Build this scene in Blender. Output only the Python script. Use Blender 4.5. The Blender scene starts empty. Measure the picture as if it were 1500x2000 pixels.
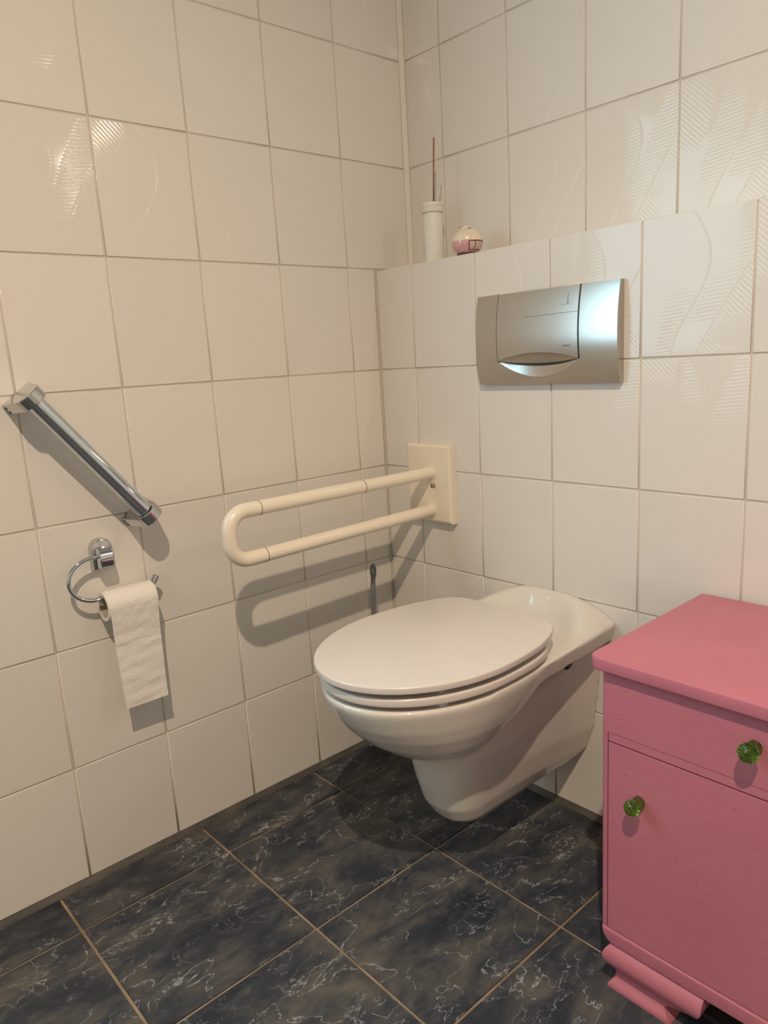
import bpy, bmesh, math, random
from mathutils import Matrix, Vector, Euler

random.seed(7)
SC = bpy.context.scene
COL = SC.collection
PI = math.pi

# ------------------------------------------------------------------ camera
cam_d = bpy.data.cameras.new('camera')
cam = bpy.data.objects.new('camera', cam_d)
COL.objects.link(cam)
RIGHT = Vector((0.66774144, 0.74218180, -0.05733704))
DOWN = Vector((0.11316306, -0.17733879, -0.97762215))
FWD = Vector((-0.73574146, 0.64631039, -0.20240402))
rot = Matrix((RIGHT, -DOWN, -FWD)).transposed()
cam.matrix_world = Matrix.Translation((1.458979, -1.299593, 1.034953)) @ rot.to_4x4()
cam_d.sensor_fit = 'VERTICAL'
cam_d.sensor_height = 32.0
cam_d.lens = 1440.69 / 2000.0 * 32.0
cam_d.clip_start = 0.02
SC.camera = cam

# ------------------------------------------------------------------ world, lights, exposure
world = bpy.data.worlds.new('world'); SC.world = world
world.use_nodes = True
bg = world.node_tree.nodes['Background']
bg.inputs[0].default_value = (0.62, 0.80, 1.0, 1)
bg.inputs[1].default_value = 1.0

LAMP = Vector((1.70, -1.58, 2.70))
WIN = dict(y0=-2.30, y1=-0.97, z0=0.95, z1=1.88)

ld = bpy.data.lights.new('window_daylight', 'AREA')
ld.shape = 'RECTANGLE'; ld.size = 0.85; ld.size_y = 1.25
ld.energy = 16.5; ld.color = (0.52, 0.84, 0.99)
lo = bpy.data.objects.new('window_daylight', ld); COL.objects.link(lo)
lo.location = (-0.022, (WIN['y0'] + WIN['y1']) / 2, (WIN['z0'] + WIN['z1']) / 2)
lo.rotation_euler = Euler((0, -PI / 2, 0))          # shines towards +x into the room

SC.view_settings.view_transform = 'Standard'
SC.view_settings.look = 'None'
SC.view_settings.gamma = 1.0
SC.view_settings.use_curve_mapping = False
SC.view_settings.exposure = -0.05
LAMP_POWER = 210.0
LAMP_COLOR = (1.0, 0.78, 0.565)

# ------------------------------------------------------------------ helpers
def link(name, me, mat=None, parent=None, loc=None, rot=None, smooth=False):
    o = bpy.data.objects.new(name, me)
    COL.objects.link(o)
    if mat is not None and len(me.materials) == 0:
        me.materials.append(mat)
    if parent is not None:
        o.parent = parent
    if loc is not None: o.location = loc
    if rot is not None: o.rotation_euler = rot
    if smooth:
        for p in me.polygons: p.use_smooth = True
    return o

def mesh_bm(bm, name='m', recalc=True):
    if recalc: bmesh.ops.recalc_face_normals(bm, faces=bm.faces[:])
    me = bpy.data.meshes.new(name); bm.to_mesh(me); bm.free()
    return me

def empty(name, loc=(0, 0, 0), label=None, cat=None, kind=None):
    o = bpy.data.objects.new(name, None); COL.objects.link(o); o.location = loc
    o.empty_display_size = 0.05
    if label: o['label'] = label
    if cat: o['category'] = cat
    if kind: o['kind'] = kind
    return o

def obj(name, bm, mat, parent=None, smooth=True, angle=None, recalc=True):
    """mesh in world coordinates, parented without moving"""
    me = mesh_bm(bm, name, recalc)
    if parent is not None:
        off = Matrix.Translation(-parent_origin(parent))
        me.transform(off)
    o = link(name, me, mat, parent)
    if smooth:
        for p in me.polygons: p.use_smooth = True
        if angle is not None:
            set_sharp(me, angle)
    return o

def parent_origin(p):
    v = Vector(p.location)
    while p.parent is not None:
        p = p.parent; v = v + Vector(p.location)
    return v

def set_sharp(me, deg):
    bm = bmesh.new(); bm.from_mesh(me)
    lim = math.radians(deg)
    for e in bm.edges:
        if len(e.link_faces) == 2 and e.calc_face_angle(0) > lim: e.smooth = False
    bm.to_mesh(me); bm.free()

def box(bm, a, b, bevel=0.0, seg=2):
    a = Vector(a); b = Vector(b)
    r = bmesh.ops.create_cube(bm, size=1.0)
    vs = r['verts']
    c = (a + b) / 2; s = b - a
    for v in vs: v.co = Vector((v.co.x * s.x, v.co.y * s.y, v.co.z * s.z)) + c
    if bevel > 0:
        es = list({e for v in vs for e in v.link_edges})
        bmesh.ops.bevel(bm, geom=es, offset=bevel, segments=seg, affect='EDGES', profile=0.5)
    return bm

def loft(bm, rings, cap=True, closed=True):
    """rings: list of equally long lists of points"""
    vv = [[bm.verts.new(p) for p in r] for r in rings]
    n = len(vv[0])
    for i in range(len(vv) - 1):
        for j in range(n if closed else n - 1):
            k = (j + 1) % n
            bm.faces.new((vv[i][j], vv[i][k], vv[i + 1][k], vv[i + 1][j]))
    if cap:
        bm.faces.new(vv[0][::-1]); bm.faces.new(vv[-1])
    return vv

def tube(bm, pts, r, n=20, cap=True):
    """round tube along a polyline; r number or list"""
    pts = [Vector(p) for p in pts]
    rs = r if isinstance(r, (list, tuple)) else [r] * len(pts)
    tan = []
    for i in range(len(pts)):
        a = pts[max(0, i - 1)]; b = pts[min(len(pts) - 1, i + 1)]
        tan.append((b - a).normalized())
    ref = Vector((0, 0, 1)) if abs(tan[0].z) < 0.9 else Vector((1, 0, 0))
    u = tan[0].cross(ref).normalized()
    rings = []
    for p, t, rr in zip(pts, tan, rs):
        u = (u - t * u.dot(t)).normalized(); w = t.cross(u)
        rings.append([p + (u * math.cos(2 * PI * k / n) + w * math.sin(2 * PI * k / n)) * rr for k in range(n)])
    loft(bm, rings, cap)
    return bm

def lathe(bm, prof, c, n=40):
    """prof: list of (r, z) bottom to top"""
    rings = [[Vector((c[0] + r * math.cos(2 * PI * k / n), c[1] + r * math.sin(2 * PI * k / n), c[2] + z)) for k in range(n)] for r, z in prof]
    loft(bm, rings, True)
    return bm

def arc(c, r, a0, a1, n, f):
    return [f(c[0] + r * math.cos(a0 + (a1 - a0) * i / n), c[1] + r * math.sin(a0 + (a1 - a0) * i / n)) for i in range(n + 1)]

def lerp_tab(tab, x):
    if x <= tab[0][0]: return tab[0][1:]
    for a, b in zip(tab, tab[1:]):
        if x <= b[0]:
            t = (x - a[0]) / (b[0] - a[0])
            return tuple(p + (q - p) * t for p, q in zip(a[1:], b[1:]))
    return tab[-1][1:]

def sstep(a, b, x):
    t = min(1, max(0, (x - a) / (b - a))); return t * t * (3 - 2 * t)

# ------------------------------------------------------------------ materials
class NT:
    def __init__(s, name):
        s.m = bpy.data.materials.new(name); s.m.use_nodes = True
        s.t = s.m.node_tree; s.b = s.t.nodes['Principled BSDF']
    def n(s, typ, **kw):
        x = s.t.nodes.new(typ)
        for k, v in kw.items(): setattr(x, k, v)
        return x
    def l(s, a, b): s.t.links.new(a, b)
    def put(s, sock, v):
        if hasattr(v, 'is_linked') or hasattr(v, 'links'): s.l(v, sock)
        else: sock.default_value = v
    def math(s, op, a, b=None, c=None, clamp=False):
        x = s.n('ShaderNodeMath', operation=op); x.use_clamp = clamp
        s.put(x.inputs[0], a)
        if b is not None: s.put(x.inputs[1], b)
        if c is not None: s.put(x.inputs[2], c)
        return x.outputs[0]
    def ss(s, a, b, v):
        x = s.n('ShaderNodeMapRange'); x.interpolation_type = 'SMOOTHSTEP'
        s.put(x.inputs['Value'], v)
        x.inputs['From Min'].default_value = a; x.inputs['From Max'].default_value = b
        return x.outputs['Result']
    def mix(s, f, a, b):
        x = s.n('ShaderNodeMix', data_type='RGBA')
        s.put(x.inputs[0], f); s.put(x.inputs[6], a); s.put(x.inputs[7], b)
        return x.outputs[2]
    def ramp(s, f, stops):
        x = s.n('ShaderNodeValToRGB'); s.put(x.inputs[0], f)
        e = x.color_ramp.elements
        while len(e) < len(stops): e.new(0.5)
        for q, (p, c) in zip(e, stops): q.position = p; q.color = c
        return x.outputs[0]
    def noise(s, vec, scale, detail=3, rough=0.5, dist=0.0):
        x = s.n('ShaderNodeTexNoise'); s.l(vec, x.inputs['Vector'])
        x.inputs['Scale'].default_value = scale; x.inputs['Detail'].default_value = detail
        x.inputs['Roughness'].default_value = rough; x.inputs['Distortion'].default_value = dist
        return x.outputs[0]
    def bump(s, h, strength=1.0, dist=0.001):
        x = s.n('ShaderNodeBump'); x.inputs['Strength'].default_value = strength
        x.inputs['Distance'].default_value = dist; s.l(h, x.inputs['Height'])
        return x.outputs[0]
    def obj(s): return s.n('ShaderNodeTexCoord').outputs['Object']
    def set(s, **kw):
        names = dict(col='Base Color', rough='Roughness', metal='Metallic', spec='Specular IOR Level', coat='Coat Weight',
                     crough='Coat Roughness', ior='IOR', trans='Transmission Weight', normal='Normal', cnormal='Coat Normal',
                     sss='Subsurface Weight', aniso='Anisotropic', sheen='Sheen Weight')
        for k, v in kw.items():
            if k == 'col' and isinstance(v, tuple) and len(v) == 3: v = v + (1,)
            s.put(s.b.inputs[names[k]], v)
        return s.m

def plain(name, col, rough=0.5, metal=0.0, var=0.04, scale=30, bump=0.0, bscale=200, **kw):
    """a material with slight procedural mottling"""
    t = NT(name); o = t.obj()
    nz = t.noise(o, scale, 3)
    c0 = tuple(min(1, x * (1 - var)) for x in col) + (1,); c1 = tuple(min(1, x * (1 + var)) for x in col) + (1,)
    c = t.mix(t.ss(0.3, 0.7, nz), c0, c1)
    t.set(col=c, rough=rough, metal=metal, **kw)
    if bump > 0:
        t.set(normal=t.bump(t.noise(o, bscale, 3), 1.0, bump))
    return t.m

def mat_wall_tile():
    t = NT('glazed_wall_tile'); o = t.obj()
    sp = t.n('ShaderNodeSeparateXYZ'); t.l(o, sp.inputs[0])
    u = t.math('ADD', t.math('DIVIDE', sp.outputs[0], 0.2), 0.5)
    v = t.math('ADD', t.math('DIVIDE', sp.outputs[2], 0.25), 0.5)
    # flowing ribbon: an S curve across the tile, ribs beside it
    s1 = t.math('MULTIPLY_ADD', t.math('SINE', t.math('MULTIPLY_ADD', v, 4.6, -1.5)), 0.17, 0.46)
    d1 = t.math('SUBTRACT', u, s1)                      # >0 right of the ribbon
    s2 = t.math('MULTIPLY_ADD', t.math('SINE', t.math('MULTIPLY_ADD', v, 3.6, -1.9)), 0.13, 0.27)
    d2 = t.math('SUBTRACT', u, s2)
    inband = t.math('MULTIPLY', t.ss(0.0, 0.05, t.math('MULTIPLY', d1, -1)), t.ss(0.0, 0.05, d2))
    left = t.math('MULTIPLY', t.ss(0.02, 0.07, t.math('MULTIPLY', d2, -1)), t.ss(0.38, 0.62, v))
    s3 = t.math('MULTIPLY_ADD', v, 0.75, 0.50)
    d3 = t.math('SUBTRACT', u, s3)
    low = t.math('MULTIPLY', t.ss(0.0, 0.05, d3), t.ss(0.02, 0.1, v))
    ribh = t.math('SINE', t.math('MULTIPLY_ADD', v, 245.0, t.math('MULTIPLY', u, -18.0)))
    diag = t.math('ADD', t.math('MULTIPLY', u, 130.0), t.math('MULTIPLY', v, 165.0))
    ribd = t.math('SINE', diag)
    d4 = t.math('ABSOLUTE', t.math('SUBTRACT', u, t.math('MULTIPLY_ADD', v, 0.62, 0.43)))     # leaf of ribs climbing to the upper right
    leaf = t.math('MULTIPLY', t.math('SUBTRACT', 1.0, t.ss(0.11, 0.15, d4)), t.math('MULTIPLY', t.ss(0.18, 0.3, v), t.ss(0.0, 0.04, d1)))
    nz = t.noise(o, 9.0, 1)
    fade = t.math('MULTIPLY_ADD', t.ss(0.38, 0.6, nz), 0.5, 0.5)
    h = t.math('ADD', t.math('MULTIPLY', t.math('ADD', t.math('MULTIPLY', inband, fade), leaf), ribh), t.math('MULTIPLY', t.math('MULTIPLY', t.math('ADD', left, low), 0.7), ribd))
    ln = t.math('MULTIPLY', t.ss(-0.014, 0.0, d1), t.ss(-0.014, 0.0, t.math('MULTIPLY', d1, -1)))
    ln3 = t.math('MULTIPLY', t.ss(-0.014, 0.0, d3), t.ss(-0.014, 0.0, t.math('MULTIPLY', d3, -1)))
    h = t.math('MULTIPLY_ADD', t.math('ADD', ln, ln3), 3.2, h)
    wav = t.noise(o, 11.0, 1)
    h = t.math('MULTIPLY_ADD', wav, 1.0, h)
    inf = t.n('ShaderNodeObjectInfo').outputs['Random']
    c = t.mix(inf, (0.745, 0.715, 0.675, 1), (0.775, 0.745, 0.705, 1))
    return t.set(col=c, rough=0.55, spec=0.2, coat=0.55, crough=0.07, cnormal=t.bump(h, 1.0, 0.00009), ior=1.45)

def mat_floor_tile():
    t = NT('dark_marbled_floor_tile'); o = t.obj()
    inf = t.n('ShaderNodeObjectInfo')
    mp = t.n('ShaderNodeVectorMath', operation='MULTIPLY_ADD')
    cx = t.n('ShaderNodeCombineXYZ')
    for i, k in enumerate((17.0, 31.0, 9.0)): t.l(t.math('MULTIPLY', inf.outputs['Random'], k), cx.inputs[i])
    t.l(o, mp.inputs[0]); mp.inputs[1].default_value = (1, 1, 1); t.l(cx.outputs[0], mp.inputs[2])
    p = mp.outputs[0]
    rm = t.n('ShaderNodeMapping'); t.l(p, rm.inputs[0])
    rm.inputs['Rotation'].default_value = (0, 0, 0.3); rm.inputs['Scale'].default_value = (1.8, 1.0, 1.0)
    q = rm.outputs[0]
    big = t.noise(q, 8.0, 5, 0.62, 0.4)
    med = t.noise(q, 24.0, 5, 0.65, 0.3)
    c = t.ramp(big, [(0.30, (0.020, 0.026, 0.040, 1)), (0.46, (0.042, 0.049, 0.063, 1)), (0.58, (0.080, 0.080, 0.082, 1)), (0.72, (0.140, 0.128, 0.108, 1))])
    c = t.mix(t.math('MULTIPLY', t.ss(0.48, 0.72, med), 0.5), c, (0.115, 0.118, 0.125, 1))
    # thin branching veins: zero lines of warped noise, kept only in patches
    def vein(vec, scale, w, dist, det=3):
        nz = t.noise(vec, scale, det, 0.55, dist)
        return t.math('SUBTRACT', 1.0, t.ss(0.0, w, t.math('ABSOLUTE', t.math('SUBTRACT', nz, 0.5))))
    patch = t.ss(0.42, 0.56, t.noise(q, 8.0, 2))
    patch2 = t.ss(0.50, 0.62, t.noise(p, 11.0, 2))
    v = t.math('ADD', t.math('MULTIPLY', vein(q, 6.0, 0.0085, 0.5, 5), patch), t.math('MULTIPLY', vein(q, 13.0, 0.010, 0.6, 4), patch2), clamp=True)
    v = t.math('MULTIPLY', v, t.ss(0.3, 0.55, t.noise(q, 60.0, 2)))
    c = t.mix(t.math('MULTIPLY', v, 0.9), c, (0.37, 0.39, 0.42, 1))
    h = t.noise(p, 160.0, 4)
    return t.set(col=c, rough=0.50, spec=0.32, normal=t.bump(h, 0.6, 0.0006))

M = {}
M['tile'] = mat_wall_tile()
M['floor_tile'] = mat_floor_tile()
def mat_grout():
    t = NT('wall_grout'); o = t.obj()
    sp = t.n('ShaderNodeSeparateXYZ'); t.l(o, sp.inputs[0])
    nz = t.noise(o, 9.0, 3)
    c = t.mix(t.ss(0.3, 0.7, nz), (0.60, 0.54, 0.47, 1), (0.66, 0.60, 0.53, 1))
    h = t.math('MULTIPLY_ADD', nz, 0.16, sp.outputs[2])          # mopping dirt close to the floor
    d = t.math('SUBTRACT', 1.0, t.ss(0.07, 0.26, h))
    c = t.mix(t.math('MULTIPLY', d, 0.85), c, (0.16, 0.105, 0.06, 1))
    return t.set(col=c, rough=0.9)
M['grout'] = mat_grout()
M['floor_grout'] = plain('floor_grout', (0.31, 0.235, 0.165), 0.9, var=0.25, scale=14, bump=0.0005)
M['seal'] = plain('grey_silicone', (0.095, 0.088, 0.078), 0.5, var=0.25, scale=12)
M['seal_white'] = plain('cream_silicone', (0.72, 0.68, 0.62), 0.45, var=0.03)
M['plaster'] = plain('white_plaster', (0.76, 0.74, 0.70), 0.85, var=0.02, scale=4, bump=0.0004)
M['ceiling'] = plain('dim_ceiling', (0.42, 0.40, 0.37), 0.9, var=0.03, scale=4)
M['ceramic'] = plain('white_ceramic', (0.74, 0.705, 0.65), 0.35, var=0.005, scale=3, coat=1.0, crough=0.035)
M['lid'] = plain('white_thermoset', (0.745, 0.69, 0.65), 0.30, var=0.005, scale=3, coat=0.5, crough=0.12)
M['bumper'] = plain('translucent_bumper', (0.72, 0.74, 0.76), 0.4)
M['bolt'] = plain('dark_bolt', (0.05, 0.05, 0.055), 0.4)
M['cream'] = plain('cream_nylon', (0.85, 0.765, 0.635), 0.32, var=0.01, coat=0.6, crough=0.12)
M['cream_dark'] = plain('cream_seam', (0.23, 0.18, 0.13), 0.7)
M['chrome'] = plain('chrome', (0.65, 0.71, 0.77), 0.05, 1.0, var=0.01)  # base colour tinted blue to stand in for daylight reflected in the metal
M['chrome_dull'] = plain('chrome_satin', (0.58, 0.585, 0.585), 0.13, 1.0, var=0.02)
M['mark'] = plain('grey_mark', (0.20, 0.19, 0.175), 0.5, 0.5)
M['black'] = plain('black_print', (0.02, 0.02, 0.022), 0.5)
M['brush_grey'] = plain('grey_plastic', (0.19, 0.195, 0.20), 0.32, var=0.03)
M['bristle'] = plain('white_bristle', (0.7, 0.7, 0.7), 0.8)
M['cardboard'] = plain('cardboard', (0.42, 0.36, 0.30), 0.9)
M['reed'] = plain('brown_reed', (0.30, 0.135, 0.085), 0.8, var=0.15, scale=90)
M['reed_pale'] = plain('pale_reed', (0.50, 0.39, 0.27), 0.8, var=0.1, scale=90)

def mat_paper():
    t = NT('toilet_paper'); o = t.obj()
    n1 = t.noise(o, 60.0, 2); n2 = t.noise(o, 420.0, 2)
    h = t.math('MULTIPLY_ADD', n1, 2.5, n2)
    return t.set(col=(0.86, 0.825, 0.79, 1), rough=0.95, spec=0.1, sss=0.0, normal=t.bump(h, 0.7, 0.0012))
M['paper'] = mat_paper()

def mat_brushed():
    t = NT('brushed_metal_plate'); o = t.obj()
    mp = t.n('ShaderNodeMapping'); t.l(o, mp.inputs[0]); mp.inputs['Scale'].default_value = (900, 900, 12)
    n1 = t.noise(mp.outputs[0], 1.0, 2)
    r = t.math('MULTIPLY_ADD', n1, 0.05, 0.21)
    return t.set(col=(0.52, 0.50, 0.465, 1), rough=r, metal=1.0)
M['brushed'] = mat_brushed()

def mat_paint():
    t = NT('pink_brush_paint'); o = t.obj()
    n1 = t.noise(o, 5.0, 3)
    c = t.mix(t.ss(0.3, 0.7, n1), (0.52, 0.170, 0.228, 1), (0.55, 0.184, 0.244, 1))
    sp = t.ss(0.735, 0.75, t.noise(o, 55.0, 2))
    c = t.mix(t.math('MULTIPLY', sp, 0.35), c, (0.30, 0.09, 0.10, 1))
    mp = t.n('ShaderNodeMapping'); t.l(o, mp.inputs[0]); mp.inputs['Scale'].default_value = (18, 160, 90)
    n2 = t.noise(mp.outputs[0], 1.0, 3); n3 = t.noise(o, 130.0, 3)
    h = t.math('ADD', n2, n3)
    return t.set(col=c, rough=0.48, spec=0.4, normal=t.bump(h, 0.5, 0.0006))
M['pink'] = mat_paint()
M['pink_dark'] = plain('pink_gap', (0.12, 0.03, 0.045), 0.9)

def mat_green():
    t = NT('green_bubble_glass'); o = t.obj()
    v = t.n('ShaderNodeTexVoronoi'); t.l(o, v.inputs['Vector']); v.inputs['Scale'].default_value = 190.0
    n = t.noise(o, 170.0, 2)
    c = t.mix(t.ss(0.35, 0.65, n), (0.50, 0.95, 0.12, 1), (0.10, 0.62, 0.05, 1))
    return t.set(col=c, rough=0.02, trans=1.0, ior=1.5, normal=t.bump(v.outputs['Distance'], 0.5, 0.0025))
M['green'] = mat_green()
M['green_core'] = plain('green_foil', (0.16, 0.50, 0.04), 0.25, 0.6, var=0.5, scale=300)

# ------------------------------------------------------------------ room
PW, PH = 0.2007, 0.25          # wall tile pitch
GAP = 0.0036
DEP = 0.002                    # tile face stands this far proud of the grout
ZB, ZG = 0.0115, 0.2585        # bottom of the lowest row; first joint
ROWS = [ZB] + [ZG + PH * k for k in range(10)]
RX, RY, RZ = 3.3, -3.5, 2.76 # room: x 0..RX, y RY..0.128, height RZ
YB = 0.1283                    # upper back wall
ZT = 1.2535                    # ledge
Y4 = -0.08975; XW0 = 0.1290

_tile_cache = {}
def tile_mesh(x0, x1, z0, z1):
    """tile in local XZ facing -Y; local origin is the centre of the uncut tile"""
    k = tuple(round(a, 4) for a in (x0, x1, z0, z1))
    if k in _tile_cache: return _tile_cache[k]
    bm = bmesh.new()
    def ring(inset, y):
        return [Vector(p) for p in ((x0 + inset, y, z0 + inset), (x1 - inset, y, z0 + inset), (x1 - inset, y, z1 - inset), (x0 + inset, y, z1 - inset))]
    rings = [ring(0, 0.0), ring(0, -DEP + 0.0012), ring(0.0004, -DEP + 0.0004), ring(0.0013, -DEP)]
    vv = [[bm.verts.new(p) for p in r] for r in rings]
    for i in range(3):
        for j in range(4):
            q = (j + 1) % 4
            f = bm.faces.new((vv[i][j], vv[i][q], vv[i + 1][q], vv[i + 1][j])); f.smooth = True
    f = bm.faces.new(vv[3]); f.smooth = False
    me = mesh_bm(bm, 'tile')
    me.materials.append(M['tile'])
    _tile_cache[k] = me
    return me

def tile_at(parent, plane, a0, a1, z0, z1, ac, zc, depth):
    """plane 'x': wall faces +x, a = y;  plane 'y': wall faces -y, a = x"""
    g = GAP / 2
    me = tile_mesh(a0 + g - ac, a1 - g - ac, z0 + g - zc, z1 - g - zc)
    o = bpy.data.objects.new('tile', me); COL.objects.link(o)
    jit = lambda s: random.gauss(0, s)
    if plane == 'x':
        o.location = (depth, ac, zc); o.rotation_euler = (jit(0.0012), jit(0.0004), PI / 2 + jit(0.0016))
    else:
        o.location = (ac, depth, zc); o.rotation_euler = (jit(0.0012), jit(0.0004), jit(0.0016))
    o.parent = parent
    return o

def slab(name, a, b, mat, kind='structure', bevel=0):
    bm = bmesh.new(); box(bm, a, b, bevel)
    o = link(name, mesh_bm(bm, name), mat)
    if kind: o['kind'] = kind
    return o

def slab_multi(name, boxes, mat):
    bm = bmesh.new()
    for a, b in boxes: box(bm, a, b)
    o = link(name, mesh_bm(bm, name), mat); o['kind'] = 'structure'
    return o

# grout planes lie DEP behind the tile faces (faces at x=0, y=0, y=YB, z=0)
W = WIN
floor = slab('floor', (-0.05, RY, -0.08), (RX, 0.0, -0.003), M['floor_grout'])
wall_left = slab_multi('wall_left', [((-0.12, RY, -0.08), (-DEP, W['y0'], RZ)), ((-0.12, W['y1'], -0.08), (-DEP, YB + 0.12, RZ)),
                                     ((-0.12, W['y0'], -0.08), (-DEP, W['y1'], W['z0'])), ((-0.12, W['y0'], W['z1']), (-DEP, W['y1'], RZ))], M['grout'])
wall_box = slab('wall_boxing', (-DEP, DEP, -0.08), (RX, YB + 0.1, ZT - 0.004), M['grout'])
wall_back = slab('wall_back', (-DEP, YB + DEP, ZT - 0.004), (RX, YB + 0.1, RZ), M['grout'])
wall_right = slab('wall_right', (RX, RY, -0.08), (RX + 0.1, YB + 0.12, RZ), M['plaster'])
wall_front = slab('wall_front', (-0.12, RY - 0.1, -0.08), (RX + 0.1, RY, RZ), M['plaster'])
ceiling = slab('ceiling', (-0.12, RY - 0.1, RZ), (RX + 0.1, YB + 0.12, RZ + 0.08), M['ceiling'])

# window in the left wall, beyond the picture's left edge
win = empty('window_1', (-0.06, (W['y0'] + W['y1']) / 2, (W['z0'] + W['z1']) / 2), kind='structure')
bm = bmesh.new()
ym = win.location.y
for a, b in (((-0.07, W['y0'], W['z0']), (-0.003, W['y0'] + 0.04, W['z1'])), ((-0.07, W['y1'] - 0.04, W['z0']), (-0.003, W['y1'], W['z1'])),
             ((-0.07, W['y0'], W['z0']), (-0.003, W['y1'], W['z0'] + 0.04)), ((-0.07, W['y0'], W['z1'] - 0.04), (-0.003, W['y1'], W['z1']))):
    box(bm, a, b)
obj('window_frame', bm, M['plaster'], win, smooth=False)
bm = bmesh.new(); box(bm, (-0.045, W['y0'] + 0.04, W['z0'] + 0.04), (-0.039, W['y1'] - 0.04, W['z1'] - 0.04))
M['pane'] = plain('window_glass', (0.95, 0.97, 0.98), 0.02, var=0.0, trans=1.0, ior=1.45)
obj('pane', bm, M['pane'], win, smooth=False)
bm = bmesh.new(); box(bm, (-0.05, W['y0'], W['z0'] - 0.02), (0.03, W['y1'], W['z0']), 0.003)
obj('window_sill', bm, M['plaster'], win, smooth=False)

# ---- left wall tiles (column joints at Y4 - PW*k)
for c in range(-1, 17):
    a1 = Y4 - PW * (c - 0) + 0.0
    a0 = a1 - PW
    if c == -1: a0, a1 = Y4, Y4 + PW
    ac = (a0 + a1) / 2
    for r in range(len(ROWS)):
        z0 = ROWS[r]; z1 = ROWS[r + 1] if r + 1 < len(ROWS) else RZ
        zc = (ROWS[r] if r else ZG - PH) + PH / 2
        lo_, hi_ = max(a0, RY), a1
        if c == -1:
            hi_ = -0.002 if z1 < ZT + 0.02 else YB - 0.009
        # window opening
        if hi_ > W['y0'] and lo_ < W['y1'] and z1 > W['z0'] and z0 < W['z1']:
            if lo_ < W['y1'] < hi_ - 0.02: lo_ = W['y1']
            elif lo_ + 0.02 < W['y0'] < hi_: hi_ = W['y0']
            elif z0 + 0.02 < W['z0'] < z1: z1 = W['z0']
            elif z0 < W['z1'] < z1 - 0.02: z0 = W['z1']
            else: continue
        if hi_ - lo_ < 0.02 or z1 - z0 < 0.02: continue
        tile_at(wall_left, 'x', lo_, hi_, z0, z1, ac, zc, -DEP)

# ---- boxing (cistern) wall tiles
for c in range(-1, 16):
    a0 = XW0 + PW * c; a1 = a0 + PW; ac = (a0 + a1) / 2
    lo_ = max(a0, 0.002); hi_ = min(a1, RX)
    if hi_ - lo_ < 0.03: continue
    for r in range(5):
        z0 = ROWS[r]; z1 = min(ROWS[r + 1], ZT + 0.002)
        zc = (ROWS[r] if r else ZG - PH) + PH / 2
        tile_at(wall_box, 'y', lo_, hi_, z0, z1, ac, zc, DEP)
    for r in range(5, len(ROWS)):
        z0 = ROWS[r] if r > 5 else ZT + 0.002; z1 = ROWS[r + 1] if r + 1 < len(ROWS) else RZ
        zc = ROWS[r] + PH / 2
        tile_at(wall_back, 'y', max(lo_, 0.009), hi_, z0, z1, ac, zc, YB + DEP)
    # tile on the ledge: same tile lying flat
    bm = bmesh.new(); box(bm, (lo_ + GAP / 2 - ac, -0.064, -0.004), (hi_ - GAP / 2 - ac, 0.0625, 0.0), 0.0008, 1)
    me = mesh_bm(bm, 'ledge_tile'); me.materials.append(M['tile'])
    o = bpy.data.objects.new('ledge_tile', me); COL.objects.link(o); o.parent = wall_box; o.location = (ac, 0.0645, ZT)

# ---- silicone beads in corners and along the floor
def trim(name, bm, mat):
    o = obj(name, bm, mat, None, angle=30); o['kind'] = 'structure'; return o
bm = bmesh.new()
loft(bm, [[Vector(p) for p in ((-DEP, YB + DEP, z), (-DEP, YB - 0.0095, z), (-0.0004, YB - 0.0095, z), (0.0032, YB - 0.0050, z), (0.0050, YB - 0.0032, z), (0.0095, YB + 0.0004, z), (0.0095, YB + DEP, z))] for z in (ZT, RZ)])
trim('trim_1', bm, M['seal_white'])
bm = bmesh.new(); tube(bm, [(0.0, 0.0, 0.0), (0.0, 0.0, ZT - 0.003)], 0.0028, 10); trim('trim_2', bm, M['grout'])
bm = bmesh.new()
loft(bm, [[Vector(p) for p in ((-DEP, y, -0.003), (0.008, y, -0.003), (0.007, y, 0.0015), (0.0015, y, 0.0085), (-0.0005, y, 0.0125), (-DEP, y, 0.0125))] for y in (RY, 0.004)])
trim('baseboard_left', bm, M['seal'])
bm = bmesh.new()
loft(bm, [[Vector(p) for p in ((x, DEP, -0.003), (x, -0.008, -0.003), (x, -0.007, 0.0015), (x, -0.0015, 0.0085), (x, 0.0005, 0.0125), (x, DEP, 0.0125))] for x in (-0.004, RX)])
trim('baseboard_back', bm, M['seal'])

# ---- floor tiles
FX, FY, FP = 0.12704, -0.31939, 0.3193
_ft = {}
for i in range(-1, 11):
    for j in range(-1, 11):
        x0 = FX + FP * i; x1 = x0 + FP; y1 = FY - FP * j; y0 = y1 - FP
        xc, yc = (x0 + x1) / 2, (y0 + y1) / 2
        x0, x1, y0, y1 = max(x0, 0.003), min(x1, RX), max(y0, RY), min(y1, -0.003)
        if x1 - x0 < 0.03 or y1 - y0 < 0.03: continue
        g = 0.0028
        k = tuple(round(q, 4) for q in (x0 - xc, x1 - xc, y0 - yc, y1 - yc))
        if k not in _ft:
            bm = bmesh.new(); box(bm, (k[0] + g, k[2] + g, -0.006), (k[1] - g, k[3] - g, 0.0), 0.0012, 2)
            me = mesh_bm(bm, 'floor_tile'); me.materials.append(M['floor_tile']); _ft[k] = me
        o = bpy.data.objects.new('floor_tile', _ft[k]); COL.objects.link(o); o.parent = floor
        o.location = (xc, yc, 0.0)

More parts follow.
